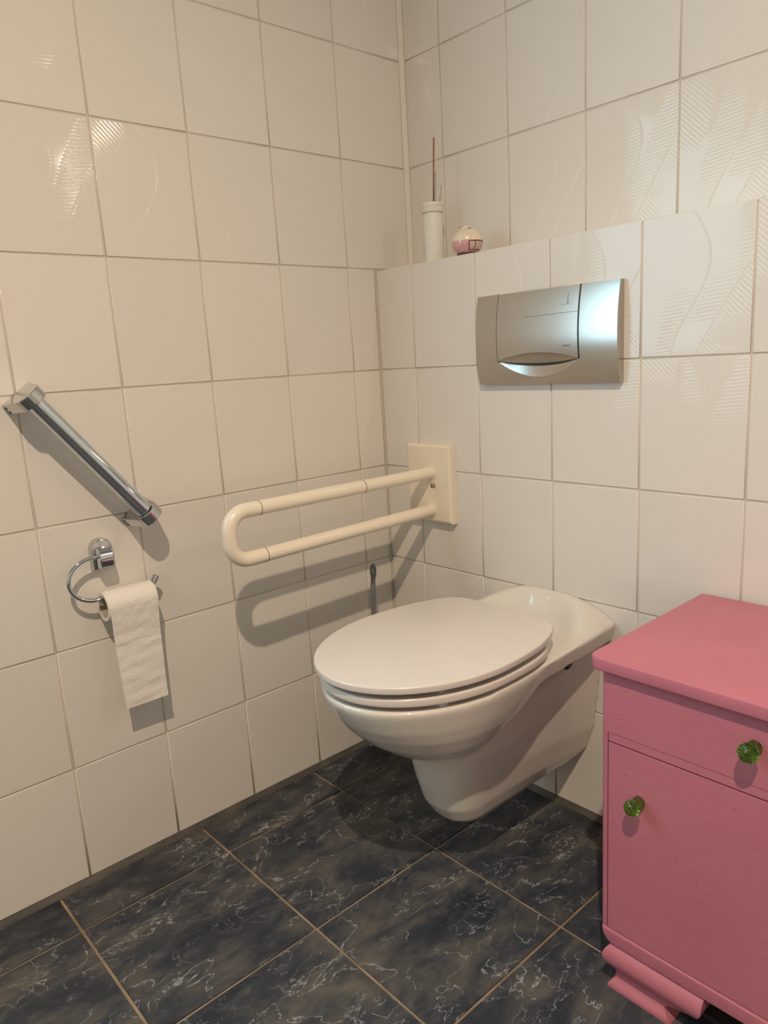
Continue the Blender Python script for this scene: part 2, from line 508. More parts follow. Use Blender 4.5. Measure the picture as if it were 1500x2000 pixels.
# ---- ceiling lamp (out of the picture, lights the room)
lamp = empty('ceiling_lamp', (LAMP.x, LAMP.y, RZ), 'small round chrome spotlight on the ceiling', 'lamp')
bm = bmesh.new(); lathe(bm, [(0.02, -0.03), (0.045, -0.03), (0.05, -0.026), (0.05, 0.0), (0.02, 0.0)], (LAMP.x, LAMP.y, RZ))
obj('lamp_base', bm, M['chrome_dull'], lamp)
pl = bpy.data.lights.new('bulb_light', 'SPOT'); pl.spot_size = math.radians(174); pl.spot_blend = 1.0; pl.energy = LAMP_POWER; pl.color = LAMP_COLOR; pl.shadow_soft_size = 0.022
plo = bpy.data.objects.new('bulb_light', pl); COL.objects.link(plo); plo.parent = lamp; plo.location = LAMP - Vector(lamp.location)

# ---- small wall lamp further right on the back wall; it glints in the ribbed tiles of the left wall
WL = Vector((2.10, 0.080, 1.970))
wl = empty('wall_lamp', (WL.x, YB, WL.z), 'small chrome bulb lamp on the tiled back wall', 'lamp')
bm = bmesh.new(); tube(bm, [(WL.x, YB - 0.0005, WL.z - 0.05), (WL.x, YB - 0.012, WL.z - 0.05), (WL.x, YB - 0.016, WL.z - 0.05)], [0.04, 0.04, 0.03], 28); obj('back_plate', bm, M['chrome_dull'], wl, angle=40)
bm = bmesh.new(); tube(bm, [(WL.x, YB - 0.012, WL.z - 0.05), (WL.x, WL.y + 0.012, WL.z - 0.05), (WL.x, WL.y, WL.z - 0.046), (WL.x, WL.y, WL.z - 0.036)], [0.009, 0.009, 0.012, 0.014], 20); obj('lamp_arm', bm, M['chrome_dull'], wl, angle=40)
p2 = bpy.data.lights.new('wall_bulb_light', 'POINT'); p2.energy = 6.5; p2.color = (1.0, 0.84, 0.60); p2.shadow_soft_size = 0.030
p2o = bpy.data.objects.new('wall_bulb_light', p2); COL.objects.link(p2o); p2o.parent = wl; p2o.location = WL - Vector(wl.location)

# ------------------------------------------------------------------ toilet
XC = 0.522
toilet = empty('toilet', (XC, 0, 0.11), 'white wall-hung toilet with closed lid under the metal flush plate', 'toilet')

def oval(hw, yf, yr, yc, z, n=72, pw=2.0, pr=2.6):
    """egg outline: front (towards -y) ellipse, rear superellipse"""
    pts = []
    for k in range(n):
        a = 2 * PI * k / n; c, s = math.cos(a), math.sin(a)
        p = pw if s < 0 else pr
        x = hw * math.copysign(abs(c) ** (2 / p), c)
        y = (yc - yf if s < 0 else yr - yc) * math.copysign(abs(s) ** (2 / p), s)
        pts.append(Vector((XC + x, yc + y, z)))
    return pts

parts = bmesh.new()
# bowl
bowl_tab = [  # z, half width, front y, rear y, widest y
    (0.292, 0.050, -0.420, -0.34, -0.375), (0.302, 0.080, -0.446, -0.335, -0.385), (0.318, 0.103, -0.474, -0.325, -0.392),
    (0.342, 0.127, -0.511, -0.305, -0.400), (0.366, 0.145, -0.541, -0.265, -0.395), (0.394, 0.160, -0.568, -0.205, -0.385),
    (0.420, 0.169, -0.587, -0.16, -0.38), (0.444, 0.1755, -0.599, -0.12, -0.375), (0.459, 0.179, -0.605, -0.09, -0.375), (0.469, 0.179, -0.605, -0.09, -0.375)]
loft(parts, [oval(h, f, r, c, z) for z, h, f, r, c in bowl_tab])
# body / trap with the foot
body_tab = [  # z, half width at wall, half width front, front y
    (0.119, 0.030, 0.032, -0.335), (0.125, 0.052, 0.048, -0.353), (0.138, 0.070, 0.059, -0.371), (0.170, 0.094, 0.068, -0.391),
    (0.225, 0.112, 0.074, -0.407), (0.300, 0.121, 0.079, -0.424), (0.380, 0.129, 0.086, -0.430), (0.452, 0.148, 0.10, -0.44)]
def body_ring(z, h0, hf, f, n=14):
    right = []
    ys = f + hf * 1.05
    for i in range(n + 1):                       # wall to start of the nose
        t = i / n; y = 0.003 + (ys - 0.003) * t
        w = hf + (h0 - hf) * (1 - t) ** 1.7
        right.append((w, y))
    for i in range(1, n + 1):                    # round nose
        a = PI / 2 * i / n
        right.append((hf * math.cos(a) ** 0.8 if i < n else 0.0, ys - (ys - f) * math.sin(a)))
    left = [(-x, y) for x, y in right[-2::-1]]
    return [Vector((XC + x, y, z)) for x, y in right + left]
loft(parts, [body_ring(*r) for r in body_tab])
# deck between bowl and wall, rising to the wall with a round hollow behind the lid
def deck_z(x, y):
    dx = x - XC
    rise = 0.0455 * sstep(-0.21, -0.004, y) * (1 - min(1, (abs(dx) / 0.166)) ** 2.8)
    base = 0.4710 + rise
    r = math.hypot(dx, (y + 0.160))
    k = 1 - sstep(0.108, 0.158, r)
    return base * (1 - k) + 0.4685 * k
NX, NY = 44, 56
def deck_hw(y): return lerp_tab([(-0.40, 0.1785), (-0.30, 0.1765), (-0.16, 0.169), (0.0, 0.1625)], y)[0]
top, bot = [], []
for j in range(NY + 1):
    y = 0.003 - 0.403 * j / NY
    hw = deck_hw(y)
    top.append([parts.verts.new((XC + hw * (2 * i / NX - 1), y, deck_z(XC + hw * (2 * i / NX - 1), y))) for i in range(NX + 1)])
    bot.append([parts.verts.new((XC + (hw - 0.010) * (2 * i / NX - 1), y, 0.434)) for i in range(NX + 1)])
for j in range(NY):
    for i in range(NX):
        parts.faces.new((top[j][i], top[j][i + 1], top[j + 1][i + 1], top[j + 1][i]))
        parts.faces.new((bot[j][i], bot[j + 1][i], bot[j + 1][i + 1], bot[j][i + 1]))
    for i in (0, NX):
        q = (top[j][i], bot[j][i], bot[j + 1][i], top[j + 1][i])
        parts.faces.new(q)
for j in (0, NY):
    for i in range(NX):
        parts.faces.new((top[j][i], top[j][i + 1], bot[j][i + 1], bot[j][i]))
me = mesh_bm(parts, 'bowl')
me.transform(Matrix.Translation((-XC, 0, -0.11)))
tmp = bpy.data.objects.new('tmp', me); COL.objects.link(tmp)
m1 = tmp.modifiers.new('r', 'REMESH'); m1.mode = 'VOXEL'; m1.voxel_size = 0.004; m1.use_smooth_shade = True
m2 = tmp.modifiers.new('s', 'SMOOTH'); m2.factor = 0.5; m2.iterations = 7
dg = bpy.context.evaluated_depsgraph_get()
me2 = bpy.data.meshes.new_from_object(tmp.evaluated_get(dg))
bpy.data.objects.remove(tmp)
me2.name = 'bowl'
for v in me2.vertices:                     # back face flat on the wall
    if v.co.y > -0.0012: v.co.y = -0.0012
me2.materials.clear(); me2.materials.append(M['ceramic'])
link('bowl', me2, None, toilet, smooth=True)

def slab_outline(bm, ringf, z0, z1, bev, n=4):
    """solid from outline function ringf(inset, z) with rounded upper and lower edges"""
    rings = []
    for i in range(n + 1):
        a = PI / 2 * i / n
        rings.append(ringf(bev * (1 - math.sin(a)), z0 + bev * (1 - math.cos(a))))
    for i in range(n + 1):
        a = PI / 2 * i / n
        rings.append(ringf(bev * (1 - math.cos(a)), z1 - bev * (1 - math.sin(a))))
    return loft(bm, rings)

REAR = [(0.1855, -0.378), (0.1835, -0.330), (0.1775, -0.280), (0.1655, -0.236), (0.1525, -0.206), (0.1385, -0.1835), (0.1240, -0.1685), (0.1060, -0.1610), (0.070, -0.1585), (0.035, -0.158), (0.0, -0.158)]
def lid_outline(hw, yf, sc_r, z, d=0.0, n=40):
    '''egg front, straight rear edge with tight corners; d = inset'''
    half = []
    yc = -0.378
    for k in range(n + 1):
        a = PI / 2 * k / n
        half.append((hw * math.sin(a), yc - (yc - yf) * math.cos(a)))
    tab = REAR
    for (x0, y0), (x1, y1) in zip(tab, tab[1:]):
        for k in range(1, 4):
            t = k / 3
            half.append(((x0 + (x1 - x0) * t) * hw / 0.1855, yc + (y0 + (y1 - y0) * t - yc) * sc_r))
    for _ in range(2):                                        # soften the corner polygon
        half = [half[0]] + [((half[i - 1][0] + 2 * half[i][0] + half[i + 1][0]) / 4, (half[i - 1][1] + 2 * half[i][1] + half[i + 1][1]) / 4) for i in range(1, len(half) - 1)] + [half[-1]]
    pts = half + [(-x, y) for x, y in half[-2:0:-1]]
    m = len(pts); out = []
    for i in range(m):
        x0, y0 = pts[i - 1]; x1, y1 = pts[(i + 1) % m]
        tx, ty = x1 - x0, y1 - y0; l = math.hypot(tx, ty) or 1
        out.append(Vector((XC + pts[i][0] - ty / l * d, pts[i][1] + tx / l * d, z)))
    return out
bm = bmesh.new()
slab_outline(bm, lambda d, z: lid_outline(0.185, -0.616, 1.0, z, d), 0.5037, 0.5172, 0.0030)
obj('lid', bm, M['lid'], toilet, angle=40)
# seat: a ring
def seat_ring(d, z, k=1):
    return oval(0.1815 - d, -0.607 + d, -0.170 - d, -0.376, z, 96, 2.0, 3.1)
bm = bmesh.new()
zs0, zs1, bv = 0.4772, 0.4934, 0.0045
rings = []
for i in range(5):
    a = PI / 2 * i / 4; rings.append(seat_ring(bv * (1 - math.sin(a)), zs0 + bv * (1 - math.cos(a))))
for i in range(5):
    a = PI / 2 * i / 4; rings.append(seat_ring(bv * (1 - math.cos(a)), zs1 - bv * (1 - math.sin(a))))
inner = lambda d, z: oval(0.115 - d, -0.535 + d, -0.255 - d, -0.385, z, 96, 2.0, 2.2)
rings += [inner(-0.004, zs1), inner(0, zs1 - 0.004), inner(0, zs0 + 0.004), inner(-0.004, zs0)]
vv = loft(bm, rings, cap=False)
for k in range(96):
    q = (k + 1) % 96
    bm.faces.new((vv[-1][k], vv[-1][q], vv[0][q], vv[0][k]))
obj('seat', bm, M['lid'], toilet, angle=50)
for dx, dy in ((0.134, -0.492), (-0.134, -0.492), (0.135, -0.27), (-0.135, -0.27)):
    bm = bmesh.new(); box(bm, (XC + dx - 0.009, dy - 0.009, 0.4670), (XC + dx + 0.009, dy + 0.009, 0.4785), 0.003)
    obj('seat_bumper', bm, M['bumper'], toilet)
    bm = bmesh.new(); box(bm, (XC + dx - 0.007, dy - 0.007, 0.492), (XC + dx + 0.007, dy + 0.007, 0.506), 0.002)
    obj('lid_bumper', bm, M['bumper'], toilet)
for dx in (-0.075, 0.075):
    bm = bmesh.new(); lathe(bm, [(0.011, 0.0), (0.012, 0.003), (0.012, 0.036), (0.010, 0.038)], (XC + dx, -0.192, 0.4695), 24)
    obj('hinge', bm, M['chrome'], toilet)
bm = bmesh.new(); tube(bm, [(XC + 0.09, -0.112, 0.411), (XC + 0.122, -0.112, 0.411), (XC + 0.126, -0.112, 0.411)], [0.013, 0.013, 0.009], 20)
obj('bolt_cover', bm, M['bolt'], toilet)

# ------------------------------------------------------------------ flush plate
fp = empty('flush_plate', (0.523, -0.004, 1.06), 'brushed metal flush plate with a wide push button above the toilet', 'flush plate')
PX0, PX1, PZ0, PZ1 = 0.349, 0.697, 0.9665, 1.1565
def fp_y(z):
    t = (z - (PZ0 + PZ1) / 2) / ((PZ1 - PZ0) / 2)
    return -0.0135 - 0.0115 * (1 - t * t)
BX0, BX1, BZ1, BZ0 = 0.4085, 0.6125, 1.1565, 1.0160
def lens_low(x):                  # lower arc of the button
    t = (x - (BX0 + BX1) / 2) / ((BX1 - BX0) / 2); return BZ0 - 0.0095 * (1 - t * t)
def lens_up(x):
    t = (x - (BX0 + BX1) / 2) / ((BX1 - BX0) / 2); return BZ0 + 0.0150 * max(0, 1 - t * t)
def scoop_low(x):
    t = (x - (BX0 + BX1) / 2) / ((BX1 - BX0) / 2); return BZ0 - 0.034 * max(0, 1 - t * t)
def plate_y(x, z):
    y = fp_y(z)
    if BX0 < x < BX1:
        zl, zu = scoop_low(x), lens_up(x)
        if zl < z:
            k = min(1.0, (z - zl) / max(1e-4, (BZ0 + 0.004 - zl)))
            tt = 1 - ((x - (BX0 + BX1) / 2) / ((BX1 - BX0) / 2)) ** 2
            y += 0.019 * k * max(0.25, tt) if z > BZ0 else 0.019 * k * tt
    return y
bm = bmesh.new()
nx, nz = 120, 96
G = [[bm.verts.new((PX0 + (PX1 - PX0) * i / nx, plate_y(PX0 + (PX1 - PX0) * i / nx, PZ0 + (PZ1 - PZ0) * j / nz), PZ0 + (PZ1 - PZ0) * j / nz)) for i in range(nx + 1)] for j in range(nz + 1)]
B = [[bm.verts.new((PX0 + (PX1 - PX0) * i / nx, 0.0, PZ0 + (PZ1 - PZ0) * j / nz)) for i in (0, nx)] for j in range(nz + 1)]
for j in range(nz):
    for i in range(nx): bm.faces.new((G[j][i], G[j][i + 1], G[j + 1][i + 1], G[j + 1][i]))
    bm.faces.new((B[j][0], G[j][0], G[j + 1][0], B[j + 1][0])); bm.faces.new((B[j][1], B[j + 1][1], G[j + 1][nx], G[j][nx]))
for j in (0, nz):
    bm.faces.new([B[j][0]] + [G[j][i] for i in range(nx + 1)] + [B[j][1]])
obj('plate', bm, M['brushed'], fp, angle=32, recalc=True)
# button: follows the plate 1.6 mm proud, its lower edge tucks inwards
bm = bmesh.new()
nx, nz = 72, 64
g = 0.0012
cols = []
for i in range(nx + 1):
    x = BX0 + g + (BX1 - BX0 - 2 * g) * i / nx
    zu, zl = lens_up(x), lens_low(x)
    c = []
    for j in range(nz + 1):
        z = zu + (BZ1 - 0.0006 - zu) * (1 - j / nz)
        y = fp_y(z) - 0.0016
        c.append((x, y, z))
    for j in range(1, 9):
        t = j / 8
        z = zu + (zl - zu) * t
        tt = (x - (BX0 + BX1) / 2) / ((BX1 - BX0) / 2)
        y = fp_y(z) - 0.0016 + 0.0125 * (1 - tt * tt) * t ** 0.8
        c.append((x, y, z))
    cols.append(c)
F = [[bm.verts.new(p) for p in c] for c in cols]
R_ = [[bm.verts.new((p[0], p[1] + 0.0075, p[2])) for p in c] for c in cols]
nn = len(F[0])
for i in range(nx):
    for j in range(nn - 1):
        bm.faces.new((F[i][j], F[i][j + 1], F[i + 1][j + 1], F[i + 1][j]))
        bm.faces.new((R_[i][j], R_[i + 1][j], R_[i + 1][j + 1], R_[i][j + 1]))
    for j in (0, nn - 1): bm.faces.new((F[i][j], F[i + 1][j], R_[i + 1][j], R_[i][j]))
for i in (0, nx):
    for j in range(nn - 1): bm.faces.new((F[i][j], R_[i][j], R_[i][j + 1], F[i][j + 1]))
button = obj('button', bm, M['brushed'], fp, angle=28)
# dark seam frame lying in the gap
bm = bmesh.new()
def strip(p0, p1, w):
    pass
for x in (BX0, BX1):
    zs = [BZ0 + (BZ1 - BZ0) * k / 20 for k in range(21)]
    tube(bm, [(x, fp_y(z) - 0.0004, z) for z in zs], 0.0011, 6)
tube(bm, [(x, fp_y(lens_low(x)) + 0.0098 * (1 - ((x - 0.5105) / 0.102) ** 2) - 0.0008, lens_low(x) - 0.0004) for x in [BX0 + (BX1 - BX0) * k / 40 for k in range(41)]], 0.0012, 6)
obj('seam', bm, M['bolt'], fp)
# fine score line, arrow and maker's word on the button
def on_btn(x, z): return (x, fp_y(z) - 0.0018, z)
bm = bmesh.new(); tube(bm, [on_btn(0.482 + 0.128 * k / 20, 1.1035 + 0.002 * k / 20) for k in range(21)], 0.0004, 5)
obj('score_line', bm, M['mark'], button)
bm = bmesh.new()
tube(bm, [on_btn(0.5865, 1.142), on_btn(0.5865, 1.126)], 0.00045, 5)
tube(bm, [on_btn(0.5835, 1.1255), on_btn(0.5865, 1.1212), on_btn(0.5895, 1.1255)], 0.0004, 5)
for k in range(4): tube(bm, [on_btn(0.5725 + 0.0065 * k, 1.1225 - 0.0012 * (k % 2)), on_btn(0.5755 + 0.0065 * k, 1.1195)], 0.0004, 5)
obj('arrow_mark', bm, M['bolt'], button)
def text_mesh(s, size, name, mat, parent, loc, rot):
    cu = bpy.data.curves.new(name, 'FONT'); cu.body = s; cu.size = size; cu.extrude = 0.0001
    cu.align_x = 'CENTER'; cu.align_y = 'CENTER'
    t = bpy.data.objects.new('tmp', cu); COL.objects.link(t)
    d = bpy.context.evaluated_depsgraph_get()
    me = bpy.data.meshes.new_from_object(t.evaluated_get(d)); bpy.data.objects.remove(t)
    me.materials.clear(); me.materials.append(mat)
    me.transform(Matrix.Translation(Vector(loc) - parent_origin(parent)) @ Euler(rot).to_matrix().to_4x4())
    return link(name, me, None, parent)
text_mesh('GEBERIT', 0.0052, 'maker_mark', M['mark'], button, on_btn(0.5855, 1.0405), (PI / 2 + 0.06, 0, 0))

# ------------------------------------------------------------------ folding support rail
rail = empty('support_rail', (0.178, 0, 0.73), 'cream U-shaped folding support rail on a rectangular plate beside the toilet', 'grab rail')
bm = bmesh.new()
slab_outline_rect = [(0.0, 0.0), (0.0, -0.016), (0.0015, -0.0195), (0.006, -0.022)]
def rect_ring(d, y): return [Vector((x, y, z)) for x, z in ((0.104 + d, 0.631 + d), (0.2515 - d, 0.631 + d), (0.2515 - d, 0.8245 - d), (0.104 + d, 0.8245 - d))]
loft(bm, [rect_ring(d, y) for d, y in slab_outline_rect])
wp = obj('wall_plate', bm, M['cream'], rail, smooth=False)
XR, RR = 0.185, 0.0148
ZU, ZL0, ZL1 = 0.7545, 0.6615, 0.6545
YE = -0.5915                              # axis of the end piece
rb = 0.040
bm = bmesh.new(); tube(bm, [(XR, -0.015, ZU), (XR, -0.2405, ZU)], RR, 28); obj('upper_tube', bm, M['cream'], rail, angle=50)
bm = bmesh.new(); tube(bm, [(XR, -0.2415, ZU), (XR, -0.5185, ZU)], RR + 0.0005, 28); obj('upper_sleeve', bm, M['cream'], rail, angle=50)
zl = lambda y: ZL0 + (ZL1 - ZL0) * (-y) / 0.52
bm = bmesh.new(); tube(bm, [(XR, -0.015, zl(-0.015)), (XR, -0.5125, zl(-0.5125))], RR, 28); obj('lower_tube', bm, M['cream'], rail, angle=50)
pts = [(XR, -0.5195, ZU)]
pts += arc((YE + rb, ZU - rb), rb, PI / 2, PI, 14, lambda a, b: (XR, a, b))
zb_ = zl(-0.53)
pts += arc((YE + rb, zb_ + rb), rb, PI, 1.5 * PI, 14, lambda a, b: (XR, a, b))
pts += [(XR, -0.5135, zl(-0.5135))]
bm = bmesh.new(); tube(bm, pts, RR + 0.0006, 28); obj('end_grip', bm, M['cream'], rail, angle=50)
for y, z in ((-0.241, ZU), (-0.519, ZU), (-0.513, zl(-0.513))):
    bm = bmesh.new(); tube(bm, [(XR, y - 0.0008, z), (XR, y + 0.0008, z)], RR + 0.0009, 28); obj('seam_ring', bm, M['cream_dark'], rail)
for z in (ZU, ZL0):
    bm = bmesh.new(); tube(bm, [(XR, -0.0215, z), (XR, -0.0255, z)], RR + 0.0022, 28); obj('socket_collar', bm, M['cream'], rail, angle=50)
# printed sign below the upper tube: bar, small letters and a ring
bm = bmesh.new()
box(bm, (0.185, -0.0224, 0.7285), (0.200, -0.0221, 0.7297))
box(bm, (0.1855, -0.0224, 0.7175), (0.1885, -0.0221, 0.7262)); box(bm, (0.1895, -0.0224, 0.7175), (0.1912, -0.0221, 0.7262))
rp = [(0.1965 + 0.0032 * math.cos(2 * PI * k / 16), -0.0223, 0.7218 + 0.0038 * math.sin(2 * PI * k / 16)) for k in range(17)]
tube(bm, rp, 0.0009, 6)
obj('printed_sign', bm, M['black'], wp)

# ------------------------------------------------------------------ chrome grab bar
GX = 0.064; GR = 0.0165
A = Vector((GX, -0.8865, 1.0035)); Bv = Vector((GX, -0.6985, 0.7600))
ax = (Bv - A).normalized(); side = ax.cross(Vector((1, 0, 0))).normalized()
gb = empty('grab_bar', (0.0, (A.y + Bv.y) / 2, (A.z + Bv.z) / 2), 'slanting chrome grab bar on the wall above the toilet paper', 'grab bar')
bm = bmesh.new(); tube(bm, [A + ax * 0.012, Bv - ax * 0.012], GR, 32); obj('bar', bm, M['chrome'], gb, angle=50)
def bracket(p, sgn):
    prof = []                                  # (x out of wall, s along side)
    prof.append((0.0, -0.0325)); prof.append((0.012, -0.0315))
    n = 18
    for k in range(n + 1):
        a = -PI / 2 + PI * k / n
        prof.append((GX + 0.0235 * math.cos(a), 0.0255 * math.sin(a)))
    prof.append((0.012, 0.0315)); prof.append((0.0, 0.0325))
    bm = bmesh.new()
    rings = []
    for d, t in ((0.0016, 0.0), (0.0003, 0.0006), (0, 0.0018), (0, 0.0205), (0.0003, 0.0217), (0.0016, 0.0223)):
        q = p + ax * (t - 0.011)
        rings.append([Vector((max(0.0003, x - (d if x > 0.02 else 0)), 0, 0)) + Vector((0, q.y, q.z)) + side * (s * (1 - d / 0.022)) for x, s in prof])
    loft(bm, rings)
    b = obj('bracket', bm, M['chrome_dull'], gb, angle=14)
    for q in (-0.004, 0.006):
        c = Vector((0.009, p.y, p.z)) + ax * q + side * 0.0312
        bm = bmesh.new(); tube(bm, [c, c + side * 0.0012], 0.0027, 12); obj('set_screw', bm, M['bolt'], b)
bracket(A, 1); bracket(Bv, -1)

# ------------------------------------------------------------------ toilet paper holder
th = empty('paper_holder', (0.0, -0.775, 0.69), 'chrome ring toilet paper holder on the wall below the grab bar', 'paper holder')
bm = bmesh.new()
def arch_ring(d, x):                           # arched back plate in the wall plane
    pts = [(-0.782 - 0.0215 + d, 0.659 + d), (-0.782 + 0.0215 - d, 0.659 + d)]
    n = 14
    for k in range(n + 1):
        a = PI * k / n
        pts.append((-0.782 + (0.0215 - d) * math.cos(a), 0.699 + (0.0215 - d) * math.sin(a)))
    return [Vector((x, y, z)) for y, z in pts]
loft(bm, [arch_ring(d, x) for d, x in ((0.0, 0.0005), (0.0, 0.014), (0.0012, 0.018), (0.004, 0.0195))])
obj('back_plate', bm, M['chrome_dull'], th, angle=40)
bm = bmesh.new()
slab_pts = lambda d, y: [Vector((x, y, z)) for x, z in ((0.012, 0.664 + d), (0.036 - d, 0.664 + d), (0.043 - d, 0.668 + d), (0.047 - d, 0.675 + d), (0.0485 - d, 0.684), (0.047 - d, 0.693 - d), (0.043 - d, 0.700 - d), (0.036 - d, 0.7045 - d), (0.012, 0.7045 - d))]
loft(bm, [slab_pts(0.0015, -0.7985), slab_pts(0, -0.797), slab_pts(0, -0.7735), slab_pts(0.0015, -0.772)])
obj('boss', bm, M['chrome'], th, angle=28)
xr = 0.036
pts = [(xr, -0.790, 0.690), (xr, -0.808, 0.690)]
cz, ry, rz = 0.6475, 0.050, 0.0425
for k in range(0, 25):
    a = PI / 2 + PI * k / 24
    pts.append((xr, -0.811 + ry * math.cos(a), cz + rz * math.sin(a)))
pts += [(xr, -0.80, 0.605), (xr, -0.707, 0.605), (xr, -0.700, 0.6065), (xr, -0.695, 0.611), (xr, -0.689, 0.621), (xr, -0.6875, 0.6235)]
bm = bmesh.new(); tube(bm, pts, 0.0042, 16); obj('ring_bar', bm, M['chrome'], th, angle=60)
bm = bmesh.new(); tube(bm, [(xr, -0.6945, 0.6118), (xr, -0.6940, 0.6126), (xr, -0.6865, 0.6250), (xr, -0.6860, 0.6258)], [0.0052, 0.0064, 0.0064, 0.0052], 16); obj('end_tip', bm, M['chrome_dull'], th, angle=40)

# roll
roll = empty('toilet_roll', (xr, -0.752, 0.588), 'nearly used-up white toilet roll with a long hanging sheet', 'toilet paper')
bm = bmesh.new()
rc = Vector((xr, 0, 0.5875)); ro, ri = 0.0300, 0.0215
y0, y1 = -0.802, -0.7005
def circ(r, y, n=48): return [Vector((rc.x + r * math.cos(2 * PI * k / n), y, rc.z + r * math.sin(2 * PI * k / n))) for k in range(n)]
vv = loft(bm, [circ(ri + 0.0008, y0), circ(ro - 0.001, y0 - 0.0006), circ(ro, y0 + 0.0006), circ(ro, y1 - 0.0006), circ(ro - 0.001, y1 + 0.0006), circ(ri + 0.0008, y1)], cap=False)
for k in range(48): bm.faces.new((vv[-1][k], vv[-1][(k + 1) % 48], vv[0][(k + 1) % 48], vv[0][k]))
obj('paper_winding', bm, M['paper'], roll, angle=50)
bm = bmesh.new()
vv = loft(bm, [circ(ri + 0.0008, y0 + 0.0004), circ(ri + 0.0008, y1 - 0.0004), circ(ri, y1 - 0.0002), circ(ri, y0 + 0.0002)], cap=False)
for k in range(48): bm.faces.new((vv[-1][k], vv[-1][(k + 1) % 48], vv[0][(k + 1) % 48], vv[0][k]))
obj('cardboard_core', bm, M['cardboard'], roll, angle=50)
# hanging sheet: leaves the top of the roll, comes over the front and falls
path = []
for k in range(17):
    a = math.radians(118 - 118 * k / 16)
    path.append((rc.x + (ro + 0.0007) * math.cos(a), rc.z + (ro + 0.0007) * math.sin(a)))
zt_, zb_ = rc.z, 0.372
NS = 70
for k in range(1, NS + 1):
    t = k / NS
    path.append((rc.x + ro + 0.0007 - 0.007 * t - 0.004 * math.sin(PI * t), zt_ + (zb_ - zt_) * t))
bm = bmesh.new()
ncol = 22
rnd = random.Random(3)
ph = [rnd.uniform(0, 6.28) for _ in range(8)]
front, backv = [], []
for k, (x, z) in enumerate(path):
    t = max(0, (k - 16) / NS)
    rowf, rowb = [], []
    for i in range(ncol + 1):
        s = i / ncol
        y = (-0.8005 + 0.0085 * t) + (0.0985 - 0.0085 * t) * s
        w = 0.0
        if t > 0:
            w = min(1, t * 4) * (0.0008 * math.sin(9 * t + 1.2 * s + ph[0]) + 0.0004 * math.sin(33 * t - 2.6 * s + ph[1]) + 0.00028 * math.sin(52 * t + 3.5 * s + ph[2]))
            w += -0.0010 * math.exp(-((t - 0.37 - 0.01 * math.sin(9 * s)) / 0.012) ** 2)
        nx_, nz_ = (1, 0) if k > 16 else ((x - rc.x) / ro, (z - rc.z) / ro)
        dz = -0.004 * s * t if k > 16 else 0
        rowf.append(bm.verts.new((x + nx_ * (w + 0.0003), y, z + nz_ * (w + 0.0003) + dz * 0)))
        rowb.append(bm.verts.new((x + nx_ * (w - 0.0001), y, z + nz_ * (w - 0.0001) + dz * 0)))
    front.append(rowf); backv.append(rowb)
nr = len(front)
for k in range(nr - 1):
    for i in range(ncol):
        bm.faces.new((front[k][i], front[k][i + 1], front[k + 1][i + 1], front[k + 1][i]))
        bm.faces.new((backv[k][i], backv[k + 1][i], backv[k + 1][i + 1], backv[k][i + 1]))
    for i in (0, ncol): bm.faces.new((front[k][i], front[k + 1][i], backv[k + 1][i], backv[k][i]))
for k in (0, nr - 1):
    for i in range(ncol): bm.faces.new((front[k][i], front[k][i + 1], backv[k][i + 1], backv[k][i]))
obj('hanging_sheet', bm, M['paper'], roll, angle=60)

# ------------------------------------------------------------------ toilet brush in a wall holder behind the bowl
bh = empty('toilet_brush', (0.065, -0.135, 0.14), 'grey toilet brush handle sticking up behind the toilet bowl', 'toilet brush')
bx, by = 0.065, -0.135
bm = bmesh.new()
prof = [(0.300, 0.0058), (0.34, 0.0056), (0.385, 0.0056), (0.410, 0.0068), (0.435, 0.0080), (0.452, 0.0080), (0.466, 0.0068), (0.478, 0.0060), (0.488, 0.0062)]
lean = lambda z: (bx + 0.0 * (z - 0.3), by + 0.012 * (z - 0.36) / 0.16, z)
tube(bm, [lean(z) for z, r in prof], [r for z, r in prof], 18)
bh_h = obj('handle', bm, M['brush_grey'], bh)
bm = bmesh.new()                               # oval loop at the top
c0 = lean(0.5055)
d_w = Vector((0.55, 0.83, 0)).normalized()
lp = [Vector(c0) + d_w * (0.0046 * math.cos(2 * PI * k / 28)) + Vector((0, 0, 0.0175 * math.sin(2 * PI * k / 28))) for k in range(29)]
tube(bm, lp, 0.0040, 12)
obj('hanging_loop', bm, M['brush_grey'], bh)
bm = bmesh.new(); lathe(bm, [(0.030, 0), (0.036, 0.004), (0.040, 0.10), (0.040, 0.12), (0.037, 0.12), (0.034, 0.02), (0.004, 0.018)], (bx, by, 0.14), 32)
obj('cup', bm, M['brush_grey'], bh, angle=40)
bm = bmesh.new(); lathe(bm, [(0.006, 0), (0.026, 0.01), (0.028, 0.06), (0.010, 0.075)], (bx, by, 0.165), 24)
obj('bristle_head', bm, M['bristle'], bh)
bm = bmesh.new(); box(bm, (0.0005, by - 0.02, 0.20), (bx - 0.036, by + 0.02, 0.25), 0.004)
obj('wall_bracket', bm, M['brush_grey'], bh)
bm = bmesh.new(); tube(bm, [(bx, by, 0.235), lean(0.302)], 0.0055, 12); obj('shaft', bm, M['brush_grey'], bh)

